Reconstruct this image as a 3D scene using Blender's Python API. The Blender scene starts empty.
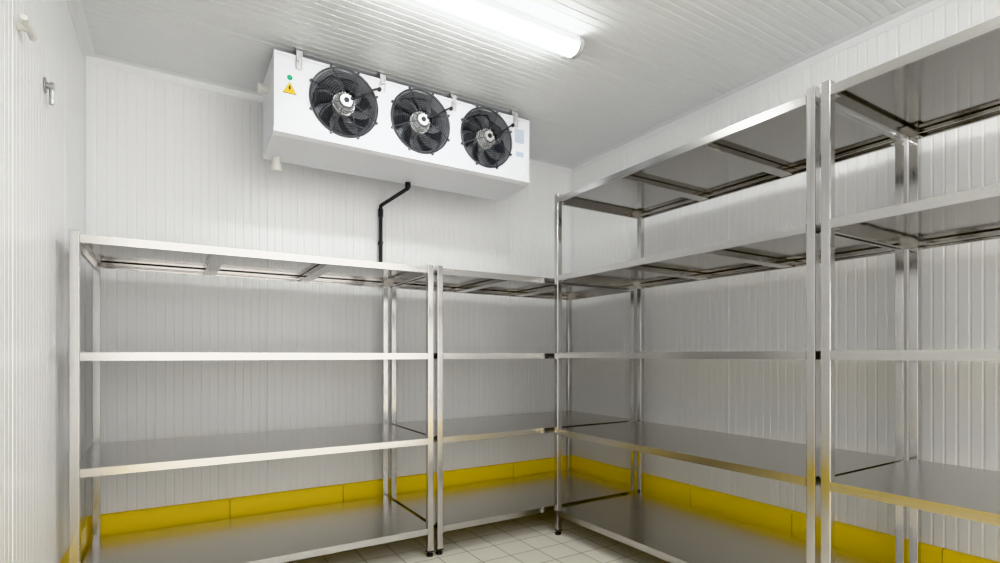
import bpy, bmesh, math
from mathutils import Vector, Matrix
C=bpy.context; S=C.scene
# ---------------------------------------------------------------- dims
XL,XR,YB,YF,H=-0.44,3.27,4.0,-1.7,3.04
# ---------------------------------------------------------------- materials
def mat(name,col,rough=.5,metal=0.,spec=.5,noise=None,bump=None,emis=None,coat=0.):
    m=bpy.data.materials.new(name); m.use_nodes=True
    nt=m.node_tree; b=nt.nodes['Principled BSDF']
    b.inputs['Base Color'].default_value=(*col,1); b.inputs['Roughness'].default_value=rough
    b.inputs['Metallic'].default_value=metal; b.inputs['Specular IOR Level'].default_value=spec
    b.inputs['Coat Weight'].default_value=coat
    if emis:
        b.inputs['Emission Color'].default_value=(*emis[0],1); b.inputs['Emission Strength'].default_value=emis[1]
    tc=nt.nodes.new('ShaderNodeTexCoord')
    if noise:  # (scale xyz, colour variation, rough variation)
        mp=nt.nodes.new('ShaderNodeMapping'); mp.inputs['Scale'].default_value=noise[0]
        nz=nt.nodes.new('ShaderNodeTexNoise'); nz.inputs['Scale'].default_value=1; nz.inputs['Detail'].default_value=4
        nt.links.new(tc.outputs['Object'],mp.inputs[0]); nt.links.new(mp.outputs[0],nz.inputs['Vector'])
        mr=nt.nodes.new('ShaderNodeMapRange'); mr.inputs[1].default_value=.3; mr.inputs[2].default_value=.7
        mr.inputs[3].default_value=rough-noise[2]; mr.inputs[4].default_value=rough+noise[2]
        if noise[2]>0:
            nt.links.new(nz.outputs['Fac'],mr.inputs[0]); nt.links.new(mr.outputs[0],b.inputs['Roughness'])
        mx=nt.nodes.new('ShaderNodeMix'); mx.data_type='RGBA'
        mx.inputs[6].default_value=(*[c*(1-noise[1]) for c in col],1); mx.inputs[7].default_value=(*[min(1,c*(1+noise[1])) for c in col],1)
        nt.links.new(nz.outputs['Fac'],mx.inputs[0]); nt.links.new(mx.outputs[2],b.inputs['Base Color'])
        if bump:
            bp=nt.nodes.new('ShaderNodeBump'); bp.inputs['Strength'].default_value=bump; bp.inputs['Distance'].default_value=.001
            nt.links.new(nz.outputs['Fac'],bp.inputs['Height']); nt.links.new(bp.outputs[0],b.inputs['Normal'])
    return m
M_wall=mat('white_panel',(.90,.90,.895),.33,noise=((.8,.8,.5),.012,0))
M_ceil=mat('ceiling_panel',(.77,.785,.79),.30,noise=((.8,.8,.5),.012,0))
M_trim=mat('white_trim',(.86,.865,.865),.4,noise=((2,2,2),.01,0))
M_steel=mat('stainless_post',(.58,.57,.56),.16,1.,noise=((90,90,1.5),.12,.04))
M_shelfx=mat('stainless_sheet_x',(.69,.68,.66),.26,1.,noise=((1.5,110,110),.07,0))
M_shelfy=mat('stainless_sheet_y',(.69,.68,.66),.26,1.,noise=((110,1.5,110),.07,0))
M_skirt=mat('stainless_edge_shaded',(.56,.55,.535),.2,1.,noise=((1.2,1.2,140),.10,.03))  # same sheet as the tops; edge shading put into a darker base colour
M_under_shade=mat('stainless_underside_shaded',(.47,.455,.435),.12,1.,noise=((3,3,3),.05,0))  # same steel; dark reflections below the shelves painted in as darker base colour
M_yel=mat('yellow_curb',(1,.69,.0),.36,noise=((4,4,4),.02,0))
M_joint=mat('curb_joint',(.30,.20,.01),.7,noise=((9,9,9),.05,.05))
M_blackp=mat('black_plastic',(.016,.017,.019),.4,noise=((20,20,20),.1,.05))
M_guard=mat('guard_wire',(.07,.073,.08),.3,noise=((20,20,20),.1,.05))
M_duct=mat('fan_duct_grey',(.50,.52,.55),.5,noise=((9,9,9),.1,.05))
M_blade=mat('fan_blade',(.03,.032,.036),.35,noise=((9,9,9),.1,.05))
M_alu=mat('cast_aluminium',(.75,.75,.75),.35,.6,noise=((30,30,30),.04,.05))
M_unit=mat('white_enamel',(.79,.80,.83),.3,noise=((2,2,2),.01,0))
M_pvc=mat('white_pvc',(.78,.77,.73),.4,noise=((5,5,5),.02,.04))
M_lab=mat('label_pale',(.55,.61,.70),.5,noise=((9,9,9),.03,.04))
M_sign=mat('sign_yellow',(.95,.65,.01),.5,noise=((9,9,9),.03,.04))
M_green=mat('sticker_green',(.02,.4,.2),.5,noise=((9,9,9),.03,.04))
M_lamp=mat('lamp_diffuser',(.9,.9,.9),.4,emis=((.97,.985,1),18))
M_grey=mat('lamp_housing',(.5,.5,.5),.45,noise=((9,9,9),.03,.04))
M_hook=mat('hook_steel',(.45,.45,.46),.3,.9,noise=((30,30,30),.05,.04))
def floor_mat():
    m=bpy.data.materials.new('floor_tiles'); m.use_nodes=True; nt=m.node_tree; b=nt.nodes['Principled BSDF']
    tc=nt.nodes.new('ShaderNodeTexCoord'); br=nt.nodes.new('ShaderNodeTexBrick')
    br.offset=0; br.inputs['Scale'].default_value=1
    br.inputs['Brick Width'].default_value=.2; br.inputs['Row Height'].default_value=.2
    br.inputs['Mortar Size'].default_value=.0035; br.inputs['Mortar Smooth'].default_value=.2
    br.inputs['Color1'].default_value=(.84,.80,.69,1); br.inputs['Color2'].default_value=(.78,.74,.63,1)
    br.inputs['Mortar'].default_value=(.36,.33,.27,1)
    nt.links.new(tc.outputs['Object'],br.inputs['Vector']); nt.links.new(br.outputs['Color'],b.inputs['Base Color'])
    bp=nt.nodes.new('ShaderNodeBump'); bp.invert=True; bp.inputs['Distance'].default_value=.002
    nt.links.new(br.outputs['Fac'],bp.inputs['Height']); nt.links.new(bp.outputs[0],b.inputs['Normal'])
    b.inputs['Roughness'].default_value=.35
    return m
M_floor=floor_mat()
# ---------------------------------------------------------------- helpers
def finish(bm,name,mats,parent=None,smooth=False,bevel=0,loc=None):
    me=bpy.data.meshes.new(name); bmesh.ops.recalc_face_normals(bm,faces=bm.faces); bm.to_mesh(me); bm.free()
    for m in (mats if isinstance(mats,(list,tuple)) else [mats]): me.materials.append(m)
    if smooth:
        for p in me.polygons: p.use_smooth=True
    o=bpy.data.objects.new(name,me); C.collection.objects.link(o)
    if loc: o.location=loc
    if parent: o.parent=parent
    if bevel:
        b=o.modifiers.new('bev','BEVEL'); b.width=bevel; b.segments=2; b.limit_method='ANGLE'
    if smooth:
        e=o.modifiers.new('es','EDGE_SPLIT'); e.split_angle=math.radians(40)
    return o
def box(bm,a,b,mi=0):
    x0,y0,z0=a;x1,y1,z1=b
    v=[bm.verts.new(p) for p in [(x0,y0,z0),(x1,y0,z0),(x1,y1,z0),(x0,y1,z0),(x0,y0,z1),(x1,y0,z1),(x1,y1,z1),(x0,y1,z1)]]
    for f in [(0,3,2,1),(4,5,6,7),(0,1,5,4),(1,2,6,5),(2,3,7,6),(3,0,4,7)]:
        bm.faces.new([v[i] for i in f]).material_index=mi
def cyl(bm,p0,p1,r,n=20,r2=None,mi=0,caps=True):
    p0=Vector(p0);p1=Vector(p1);d=p1-p0
    q=d.to_track_quat('Z','Y').to_matrix().to_4x4()
    ret=bmesh.ops.create_cone(bm,cap_ends=caps,segments=n,radius1=r,radius2=r if r2 is None else r2,depth=d.length,matrix=Matrix.Translation((p0+p1)/2)@q)
    for v in ret['verts']:
        for f in v.link_faces: f.material_index=mi
def torus(bm,c,R,r,n=48,k=6,mi=0):  # axis along Y
    rings=[]
    for i in range(n):
        a=2*math.pi*i/n; ring=[]
        for j in range(k):
            b=2*math.pi*j/k; rr=R+r*math.cos(b)
            ring.append(bm.verts.new((c[0]+rr*math.cos(a),c[1]+r*math.sin(b),c[2]+rr*math.sin(a))))
        rings.append(ring)
    for i in range(n):
        for j in range(k):
            bm.faces.new([rings[i][j],rings[(i+1)%n][j],rings[(i+1)%n][(j+1)%k],rings[i][(j+1)%k]]).material_index=mi
def tube(name,pts,r,m,parent=None,kind='NURBS'):
    cu=bpy.data.curves.new(name,'CURVE'); cu.dimensions='3D'; cu.bevel_depth=r; cu.bevel_resolution=4; cu.use_fill_caps=True
    s=cu.splines.new(kind); s.points.add(len(pts)-1)
    for i,p in enumerate(pts): s.points[i].co=(*p,1)
    if kind=='NURBS': s.order_u=3; s.use_endpoint_u=True; s.resolution_u=8
    cu.materials.append(m); o=bpy.data.objects.new(name,cu); C.collection.objects.link(o)
    if parent: o.parent=parent
    return o
def empty(name,loc=(0,0,0)):
    e=bpy.data.objects.new(name,None); e.location=loc; C.collection.objects.link(e); e.empty_display_size=.1; return e
# ---------------------------------------------------------------- ribbed shell
def ribbed(name,L,Ht,origin,u,v,n,m,pitch=.05,panel=1.0,start=0.,depth=.0019):
    """surface spanned by u (ribs repeat along it) and v; n = into room"""
    bm=bmesh.new(); u=Vector(u);v=Vector(v);n=Vector(n);o=Vector(origin)
    prof=[(0,0)]; k=1
    while k*pitch+start<L-.02:
        c=k*pitch+start; j=(k%round(panel/pitch)==0)
        w=.008 if j else .0065; dp=.005 if j else depth
        prof+= [(c-w,0),(c-w*.4,-dp),(c+w*.4,-dp),(c+w,0)]; k+=1
    prof.append((L,0))
    A=[bm.verts.new(o+u*a+n*d) for a,d in prof]; B=[bm.verts.new(o+u*a+n*d+v*Ht) for a,d in prof]
    for i in range(len(prof)-1): bm.faces.new([A[i],A[i+1],B[i+1],B[i]])
    # backing slab
    p=[o-n*.008,o-n*.008+u*L,o-n*.008+u*L+v*Ht,o-n*.008+v*Ht]; q=[x-n*.09 for x in p]
    P=[bm.verts.new(x) for x in p];Q=[bm.verts.new(x) for x in q]
    bm.faces.new(P);bm.faces.new(Q[::-1])
    for i in range(4): bm.faces.new([P[i],Q[i],Q[(i+1)%4],P[(i+1)%4]])
    me=bpy.data.meshes.new(name); bm.to_mesh(me); bm.free(); me.materials.append(m)
    ob=bpy.data.objects.new(name,me); C.collection.objects.link(ob); return ob
ribbed('wall_back',XR-XL,H,(XL,YB,0),(1,0,0),(0,0,1),(0,-1,0),M_wall,depth=.0022)
ribbed('wall_left',YB-YF,H,(XL,YF,0),(0,1,0),(0,0,1),(1,0,0),M_wall,depth=.0014)
ribbed('wall_right',YB-YF,H,(XR,YF,0),(0,1,0),(0,0,1),(-1,0,0),M_wall,depth=.0019)
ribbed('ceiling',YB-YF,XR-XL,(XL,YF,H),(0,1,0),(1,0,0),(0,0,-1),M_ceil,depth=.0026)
bm=bmesh.new(); box(bm,(XL-.1,YF-.1,-.1),(XR+.1,YB+.1,0)); finish(bm,'floor',M_floor)
# cove trims
def cove(name,p0,p1,n1,n2,w=.03,t=.003):
    bm=bmesh.new(); p0=Vector(p0);p1=Vector(p1);n1=Vector(n1);n2=Vector(n2)
    prof=[(.0005,.0005),(w,.0005),(w,t),(t*1.6,t*1.6),(t,w),(.0005,w)]
    A=[bm.verts.new(p0+n1*a+n2*b) for a,b in prof];B=[bm.verts.new(p1+n1*a+n2*b) for a,b in prof]
    N=len(prof)
    for i in range(N): bm.faces.new([A[i],A[(i+1)%N],B[(i+1)%N],B[i]])
    bm.faces.new(A);bm.faces.new(B[::-1])
    return finish(bm,name,M_trim)
cove('trim_1',(XL,YB,H),(XR,YB,H),(0,-1,0),(0,0,-1),w=.05)
cove('trim_2',(XL,YF,H),(XL,YB,H),(1,0,0),(0,0,-1),w=.05)
cove('trim_3',(XR,YF,H),(XR,YB,H),(-1,0,0),(0,0,-1),w=.05)
cove('trim_4',(XL,YB,.29),(XL,YB,H-.055),(1,0,0),(0,-1,0),w=.03)
cove('trim_5',(XR,YB,.29),(XR,YB,H-.055),(-1,0,0),(0,-1,0),w=.03)
# yellow curb
CH,CT=.29,.03
def curb(name,axis,a,b,w,sgn,start):
    bm=bmesh.new(); e=[a]; x=start
    while x<b-.1:
        if x>a+.1: e.append(x)
        x+=.75
    e.append(b)
    for i in range(len(e)-1):
        s,t=e[i]+(.0025 if i else 0),e[i+1]-(.0025 if i<len(e)-2 else 0)
        pr=[(0,0),(CT,0),(CT,CH-.02),(CT-.006,CH-.006),(CT-.018,CH),(0,CH)]
        def P(u,d,z): return (u,w+sgn*d,z) if axis=='x' else (w+sgn*d,u,z)
        A=[bm.verts.new(P(s,d,z)) for d,z in pr];B=[bm.verts.new(P(t,d,z)) for d,z in pr]
        for k in range(6): bm.faces.new([A[k],A[(k+1)%6],B[(k+1)%6],B[k]])
        bm.faces.new(A);bm.faces.new(B[::-1])
    if axis=='x': box(bm,(a,min(w,w+sgn*(CT-.004)),0),(b,max(w,w+sgn*(CT-.004)),CH-.012),1)
    else: box(bm,(min(w,w+sgn*(CT-.004)),a,0),(max(w,w+sgn*(CT-.004)),b,CH-.012),1)
    finish(bm,name,[M_yel,M_joint])
curb('baseboard_back','x',XL,XR,YB,-1,.33-.75)
curb('baseboard_left','y',YF,YB-CT,XL,1,.1)
curb('baseboard_right','y',YF,YB-CT,XR,-1,.35)
# ---------------------------------------------------------------- racks
PW=.038
def rack(x0,x1,y0,y1,top,shelves,along):
    """x0..x1,y0..y1 are post centres"""
    cx,cy=(x0+x1)/2,(y0+y1)/2
    M_shelf=M_shelfx if along=='x' else M_shelfy
    e=empty('steel_shelving_rack',(cx,cy,0)); h=PW/2
    X0,X1,Y0,Y1=x0-cx,x1-cx,y0-cy,y1-cy
    bm=bmesh.new()
    for x in (X0,X1):
        for y in (Y0,Y1): box(bm,(x-h,y-h,.035),(x+h,y+h,top))
    finish(bm,'posts',M_steel,e,bevel=.003)
    bm=bmesh.new()
    for x in (X0,X1):
        for y in (Y0,Y1):
            cyl(bm,(x,y,0),(x,y,.014),.021,20); cyl(bm,(x,y,.014),(x,y,.034),.012,12)
            box(bm,(x-h-.0005,y-h-.0005,.028),(x+h+.0005,y+h+.0005,.036))
    finish(bm,'feet',M_blackp,e)
    g=.0006; q=h+g
    for i,z in enumerate(shelves):
        bm=bmesh.new()
        # notched outline
        ox0,ox1,oy0,oy1=X0-h,X1+h,Y0-h,Y1+h; ix0,ix1,iy0,iy1=X0+q,X1-q,Y0+q,Y1-q
        pts=[(ix0,oy0),(ix1,oy0),(ix1,iy0),(ox1,iy0),(ox1,iy1),(ix1,iy1),(ix1,oy1),(ix0,oy1),(ix0,iy1),(ox0,iy1),(ox0,iy0),(ix0,iy0)]
        SK=.038
        T=[bm.verts.new((a,b,z)) for a,b in pts]; D=[bm.verts.new((a,b,z-SK)) for a,b in pts]
        bm.faces.new(T)
        for k in range(12): bm.faces.new([T[k],D[k],D[(k+1)%12],T[(k+1)%12]]).material_index=1
        # inward return lip
        c=[(a-(.014 if a>0 else -.014),b-(.014 if b>0 else -.014)) for a,b in pts]
        R=[bm.verts.new((a,b,z-SK)) for a,b in c]
        for k in range(12): bm.faces.new([D[k],R[k],R[(k+1)%12],D[(k+1)%12]]).material_index=1
        o=finish(bm,f'shelf_{i+1}',[M_shelf,M_skirt,M_under_shade],e)
        sm=o.modifiers.new('s','SOLIDIFY'); sm.thickness=.0015; sm.offset=-1; sm.material_offset=2
        # stiffeners: hat sections
        bm=bmesh.new(); zb=z-.0025
        if along=='x':
            L=X1-X0
            for f in (1/3,2/3):
                xc=X0+L*f
                box(bm,(xc-.035,Y0-h+.004,zb-.033),(xc+.035,Y1+h-.004,zb))
            box(bm,(ix0,Y1-.02,zb-.022),(ix1,Y1+.012,zb-.0))
        else:
            L=Y1-Y0
            for f in (1/3,2/3):
                yc=Y0+L*f
                box(bm,(X0-h+.004,yc-.035,zb-.033),(X1+h-.004,yc+.035,zb))
            box(bm,(X1-.02,iy0,zb-.022),(X1+.012,iy1,zb))
        finish(bm,f'stiffeners_{i+1}',M_under_shade,e,bevel=.004)
    return e
SB=[.178,.735,1.262,1.795]
rack(-.373,1.366,3.055,3.87,1.81,SB,'x')
rack(1.43,3.13,3.055,3.87,1.81,SB,'x')
SR=[.175,.735,1.268,1.803,2.345]
rack(2.294,3.10,1.219,2.955,2.37,SR,'y')
rack(2.294,3.10,-.58,1.16,2.37,SR,'y')
# ---------------------------------------------------------------- evaporator
ex0,ex1,ey0,ey1,ez0,ez1=.495,2.25,3.25,3.69,2.535,2.985
ev=empty('evaporator_fan_unit',((ex0+ex1)/2,(ey0+ey1)/2,ez0)); EO=Vector(ev.location)
def efin(bm,name,m,**k):
    bmesh.ops.translate(bm,verts=bm.verts,vec=-EO); return finish(bm,name,m,ev,**k)
fx=[.893,1.391,1.889]; fz=2.78; FR=.195
bm=bmesh.new(); box(bm,(ex0,ey0,ez0),(ex1,ey1,ez1)); body=efin(bm,'casing',M_unit)
bm=bmesh.new()
for x in fx: cyl(bm,(x,ey0-.05,fz),(x,ey0+.14,fz),FR,64)
cut=efin(bm,'cutter',M_unit)
md=body.modifiers.new('b','BOOLEAN'); md.object=cut; md.solver='EXACT'; md.operation='DIFFERENCE'
C.view_layer.update()
dg=C.evaluated_depsgraph_get(); nm=bpy.data.meshes.new_from_object(body.evaluated_get(dg)); body.modifiers.clear(); body.data=nm
bpy.data.objects.remove(cut)
bv=body.modifiers.new('bev','BEVEL'); bv.width=.004; bv.segments=2; bv.limit_method='ANGLE'; bv.angle_limit=math.radians(60)
# panel frame lines, end flanges, drip tray
bm=bmesh.new()
box(bm,(ex0-.003,ey0-.004,ez0-.002),(ex0+.02,ey0,ez1)); box(bm,(ex1-.02,ey0-.004,ez0-.002),(ex1+.003,ey0,ez1))
box(bm,(ex0+.02,ey0-.004,ez1-.018),(ex1-.02,ey0,ez1)); 
efin(bm,'front_flanges',M_unit,bevel=.0015)
bm=bmesh.new()
pr=[(ey0-.008,ez0+.012),(ey0-.008,ez0-.012),(ey0+.02,ez0-.026),(ey1-.05,ez0-.05),(ey1+.005,ez0-.03),(ey1+.005,ez0+.005),(ey0-.002,ez0+.005),(ey0-.002,ez0+.012)]
A=[bm.verts.new((ex0-.006,a,b)) for a,b in pr];B=[bm.verts.new((ex1+.006,a,b)) for a,b in pr]
for k in range(8): bm.faces.new([A[k],A[(k+1)%8],B[(k+1)%8],B[k]])
bm.faces.new(A);bm.faces.new(B[::-1]); efin(bm,'drip_tray',M_unit,bevel=.002)
for i,x in enumerate(fx):
    bm=bmesh.new()
    # duct, back disc
    cyl(bm,(x,ey0-.004,fz),(x,ey0+.138,fz),FR-.001,64,caps=False); cyl(bm,(x,ey0+.128,fz),(x,ey0+.134,fz),FR-.002,64)
    efin(bm,f'fan_duct_{i+1}',M_duct,smooth=True)
    bm=bmesh.new()
    NB=7
    for b in range(NB):
        a0=2*math.pi*b/NB+.2*i; G=[]
        for s in range(7):
            r=.06+(.178-.06)*s/6; row=[]
            for t in range(5):
                ang=a0+(t/4-.5)*.62+.45*(s/6)**1.5
                row.append(bm.verts.new((x+r*math.cos(ang),ey0+.05+.045*(t/4-.5),fz+r*math.sin(ang))))
            G.append(row)
        for s in range(6):
            for t in range(4): bm.faces.new([G[s][t],G[s][t+1],G[s+1][t+1],G[s+1][t]])
    o=efin(bm,f'fan_blades_{i+1}',M_blade,smooth=True)
    sm=o.modifiers.new('s','SOLIDIFY'); sm.thickness=.003
    bm=bmesh.new()
    cyl(bm,(x,ey0+.09,fz),(x,ey0+.02,fz),.068,40); cyl(bm,(x,ey0+.02,fz),(x,ey0-.012,fz),.056,40)
    cyl(bm,(x,ey0-.012,fz),(x,ey0-.03,fz),.056,40,r2=.042); cyl(bm,(x,ey0-.03,fz),(x,ey0-.044,fz),.036,32)
    for k in range(20):
        a=2*math.pi*k/20; c,s_=math.cos(a),math.sin(a)
        cyl(bm,(x+.057*c,ey0+.015,fz+.057*s_),(x+.057*c,ey0-.014,fz+.057*s_),.004,6)
    efin(bm,f'fan_motor_{i+1}',M_alu,smooth=True)
    bm=bmesh.new()
    torus(bm,(x,ey0-.031,fz),.041,.003,40,6)
    cyl(bm,(x,ey0-.044,fz),(x,ey0-.047,fz),.016,24); efin(bm,f'motor_cap_{i+1}',M_blackp,smooth=True)
    bm=bmesh.new()
    def dome(r): 
        t=max(0,(r-.06)/(.2-.06)); return ey0-.006-.034*math.cos(t*math.pi/2)**.7 if t<1 else ey0-.006
    torus(bm,(x,ey0-.006,fz),.203,.006,64,8); 
    for k in range(10):
        r=.068+.0135*k; torus(bm,(x,dome(r),fz),r,.0018,56,5)
    for k in range(8):
        a=2*math.pi*(k+.5)/8; pp=None
        for r in (.048,.08,.12,.16,.19,.214):
            q=Vector((x+r*math.cos(a),dome(r)-.002,fz+r*math.sin(a)))
            if pp: cyl(bm,pp,q,.0028,6)
            pp=q
        cyl(bm,q+Vector((0,-.003,0)),q+Vector((0,.009,0)),.008,10)
    efin(bm,f'fan_guard_{i+1}',M_guard,smooth=True)
    p=[(x+.03,ey0-.035,fz+.015),(x+.09,ey0-.06,fz+.04),(x+.15,ey0-.06,fz+.09),(x+.19,ey0-.035,fz+.12),(x+.215,ey0-.012,fz+.135),(x+.215,ey0+.002,fz+.135)]
    tube(f'fan_cable_{i+1}',[Vector(q)-EO for q in p],.0055,M_blackp,ev)
    bm=bmesh.new(); cyl(bm,(x+.215,ey0-.014,fz+.135),(x+.215,ey0,fz+.135),.012,12); cyl(bm,(x+.03,ey0-.044,fz+.015),(x+.03,ey0-.03,fz+.015),.010,12)
    efin(bm,f'cable_gland_{i+1}',M_blackp,smooth=True)
bm=bmesh.new()
for x in (.63,1.13,1.63,2.13):
    box(bm,(x-.017,ey0-.012,ez1-.075),(x-.012,ey0-.004,ez1+.02)); box(bm,(x+.012,ey0-.012,ez1-.075),(x+.017,ey0-.004,ez1+.02))
    box(bm,(x-.017,ey0-.006,ez1-.08),(x+.017,ey0-.004,ez1+.03))
    cyl(bm,(x,ey0-.022,ez1-.03),(x,ey0-.004,ez1-.03),.008,12)
    cyl(bm,(x,ey0+.03,ez1),(x,ey0+.03,H),.006,10); cyl(bm,(x,ey1-.05,ez1),(x,ey1-.05,H),.006,10)
    box(bm,(x-.02,ey0+.01,H-.006),(x+.02,ey1-.03,H-.0005))
efin(bm,'hanging_brackets',M_alu)
bm=bmesh.new()
def prism(pts,y,t,mi):
    A=[bm.verts.new((a,y,b)) for a,b in pts];B=[bm.verts.new((a,y-t,b)) for a,b in pts]
    bm.faces.new(A).material_index=mi;bm.faces.new(B[::-1]).material_index=mi
    for k in range(len(pts)): bm.faces.new([A[k],B[k],B[(k+1)%len(pts)],A[(k+1)%len(pts)]]).material_index=mi
def tri(cx,cz,s): return [(cx-s,cz-s*.8),(cx+s,cz-s*.8),(cx,cz+s*.95)]
cx,cz=.578,2.785
prism(tri(cx,cz,.038),ey0-.0005,.001,1); prism(tri(cx,cz,.034),ey0-.0015,.001,0)
prism([(cx-.004,cz+.016),(cx+.006,cz+.016),(cx+.002,cz+.004),(cx+.008,cz+.004),(cx-.004,cz-.018),(cx-.002,cz-.004),(cx-.008,cz-.004)],ey0-.0025,.001,1)
prism([(cx+.015*math.cos(a*math.pi/10),cz+.062+.015*math.sin(a*math.pi/10)) for a in range(20)],ey0-.0005,.001,2)
prism([(2.135,2.70),(2.20,2.70),(2.20,2.735),(2.135,2.735)],ey0-.0005,.001,3)
prism([(2.125,2.80),(2.205,2.80),(2.205,2.90),(2.125,2.90)],ey0-.0005,.001,3)
efin(bm,'stickers',[M_sign,M_blackp,M_green,M_lab])
bm=bmesh.new()
cyl(bm,(ex0,3.5,2.86),(ex0-.035,3.5,2.86),.026,24); cyl(bm,(ex0-.035,3.5,2.86),(ex0-.055,3.5,2.86),.034,24)
cyl(bm,(.56,3.58,ez0-.02),(.56,3.58,ez0-.10),.024,24); cyl(bm,(.56,3.58,ez0-.10),(.56,3.58,ez0-.135),.032,24)
efin(bm,'pipe_sockets',M_pvc,smooth=True)
# black condensate pipe
dp=empty('condensate_drain_pipe',(1.365,3.965,0)); DO=Vector(dp.location)
tube('pipe_run',[Vector(q)-DO for q in [(1.44,3.60,2.483),(1.44,3.60,2.455),(1.44,3.60,2.445),(1.435,3.62,2.44),(1.37,3.94,2.40),(1.365,3.965,2.395),(1.365,3.965,2.38),(1.365,3.965,2.35),(1.365,3.965,1.84),(1.365,3.965,1.80),(1.365,3.97,1.79),(1.365,3.999,1.79)]],.014,M_blackp,dp)
bm=bmesh.new()
cyl(bm,(1.44,3.60,2.484),(1.44,3.60,2.45),.020,20); cyl(bm,(1.365,3.965,2.37),(1.365,3.965,2.31),.019,20)
for z in (2.1,): cyl(bm,(1.365,3.965,z),(1.365,3.965,z+.02),.018,20); box(bm,(1.355,3.97,z),(1.375,3.9995,z+.02))
bmesh.ops.translate(bm,verts=bm.verts,vec=-DO); finish(bm,'pipe_fittings',M_blackp,dp,smooth=True)
# ---------------------------------------------------------------- luminaires
def lamp(xa,xb,y):
    e=empty('ceiling_tube_light',((xa+xb)/2,y,H)); L=(xb-xa)/2
    bm=bmesh.new(); box(bm,(-L,-.05,-.045),(L,.05,-.0005)); finish(bm,'housing',M_grey,e,bevel=.006)
    bm=bmesh.new(); n=12; A=[];B=[]
    for i in range(n+1):
        a=math.pi*i/n; p=(.056*math.cos(a),-.046-.045*math.sin(a)**.8)
        A.append(bm.verts.new((-L+.03,*p)));B.append(bm.verts.new((L-.03,*p)))
    for i in range(n): bm.faces.new([A[i],A[i+1],B[i+1],B[i]])
    bm.faces.new(A);bm.faces.new(B[::-1]);bm.faces.new([A[0],B[0],B[-1],A[-1]])
    finish(bm,'diffuser',M_lamp,e,smooth=True)
    bm=bmesh.new()
    for s in (-1,1):
        A=[];B=[]
        for i in range(n+1):
            a=math.pi*i/n; p=(.060*math.cos(a),-.044-.05*math.sin(a)**.8)
            A.append(bm.verts.new((s*(L-.031),*p)));B.append(bm.verts.new((s*(L+.004),*p)))
        A=[bm.verts.new((s*(L-.031),.060,-.02))]+A+[bm.verts.new((s*(L-.031),-.060,-.02))]
        B=[bm.verts.new((s*(L+.004),.060,-.02))]+B+[bm.verts.new((s*(L+.004),-.060,-.02))]
        N=len(A)
        for i in range(N): bm.faces.new([A[i],A[(i+1)%N],B[(i+1)%N],B[i]])
        bm.faces.new(A);bm.faces.new(B[::-1])
    finish(bm,'end_caps',M_grey,e,bevel=.003)
lamp(.70,1.97,2.36)
lamp(.70,1.97,.55)  # added fill light above the view, no known fixture here
lamp(.70,1.97,-.9)  # unseen extra light behind the camera, added to brighten the room
# ---------------------------------------------------------------- left wall fittings
hk=empty('wall_latch_hook',(XL,2.81,2.325))
bm=bmesh.new(); cyl(bm,(.001,0,.02),(.006,0,.02),.030,24); cyl(bm,(.005,0,.02),(.022,0,.02),.012,16)
cyl(bm,(.022,0,.028),(.022,0,-.055),.008,12); cyl(bm,(.018,0,.02),(.030,0,.02),.016,16)
finish(bm,'hook_plate',M_hook,hk,bevel=.001)
cl=empty('pipe_clip',(XL,2.36,2.35))
bm=bmesh.new(); cyl(bm,(0,0,0),(.03,0,0),.014,16); cyl(bm,(.03,-.07,0),(.03,.07,0),.010,16); finish(bm,'clip_body',M_pvc,cl,smooth=True)
# ---------------------------------------------------------------- world, camera
w=bpy.data.worlds.new('world'); w.use_nodes=True; w.node_tree.nodes['Background'].inputs[0].default_value=(1,.985,.96,1); w.node_tree.nodes['Background'].inputs[1].default_value=1.6; S.world=w
cd=bpy.data.cameras.new('cam'); cd.sensor_width=36; cd.lens=19.2; cd.shift_y=.0735; cd.clip_start=.02
co=bpy.data.objects.new('cam',cd); co.location=(0,0,1.25); co.rotation_euler=(math.pi/2,0,-math.radians(31.6)); C.collection.objects.link(co); S.camera=co
S.view_settings.view_transform='Khronos PBR Neutral'; S.view_settings.look='None'; S.view_settings.exposure=0.72; S.view_settings.gamma=1.1
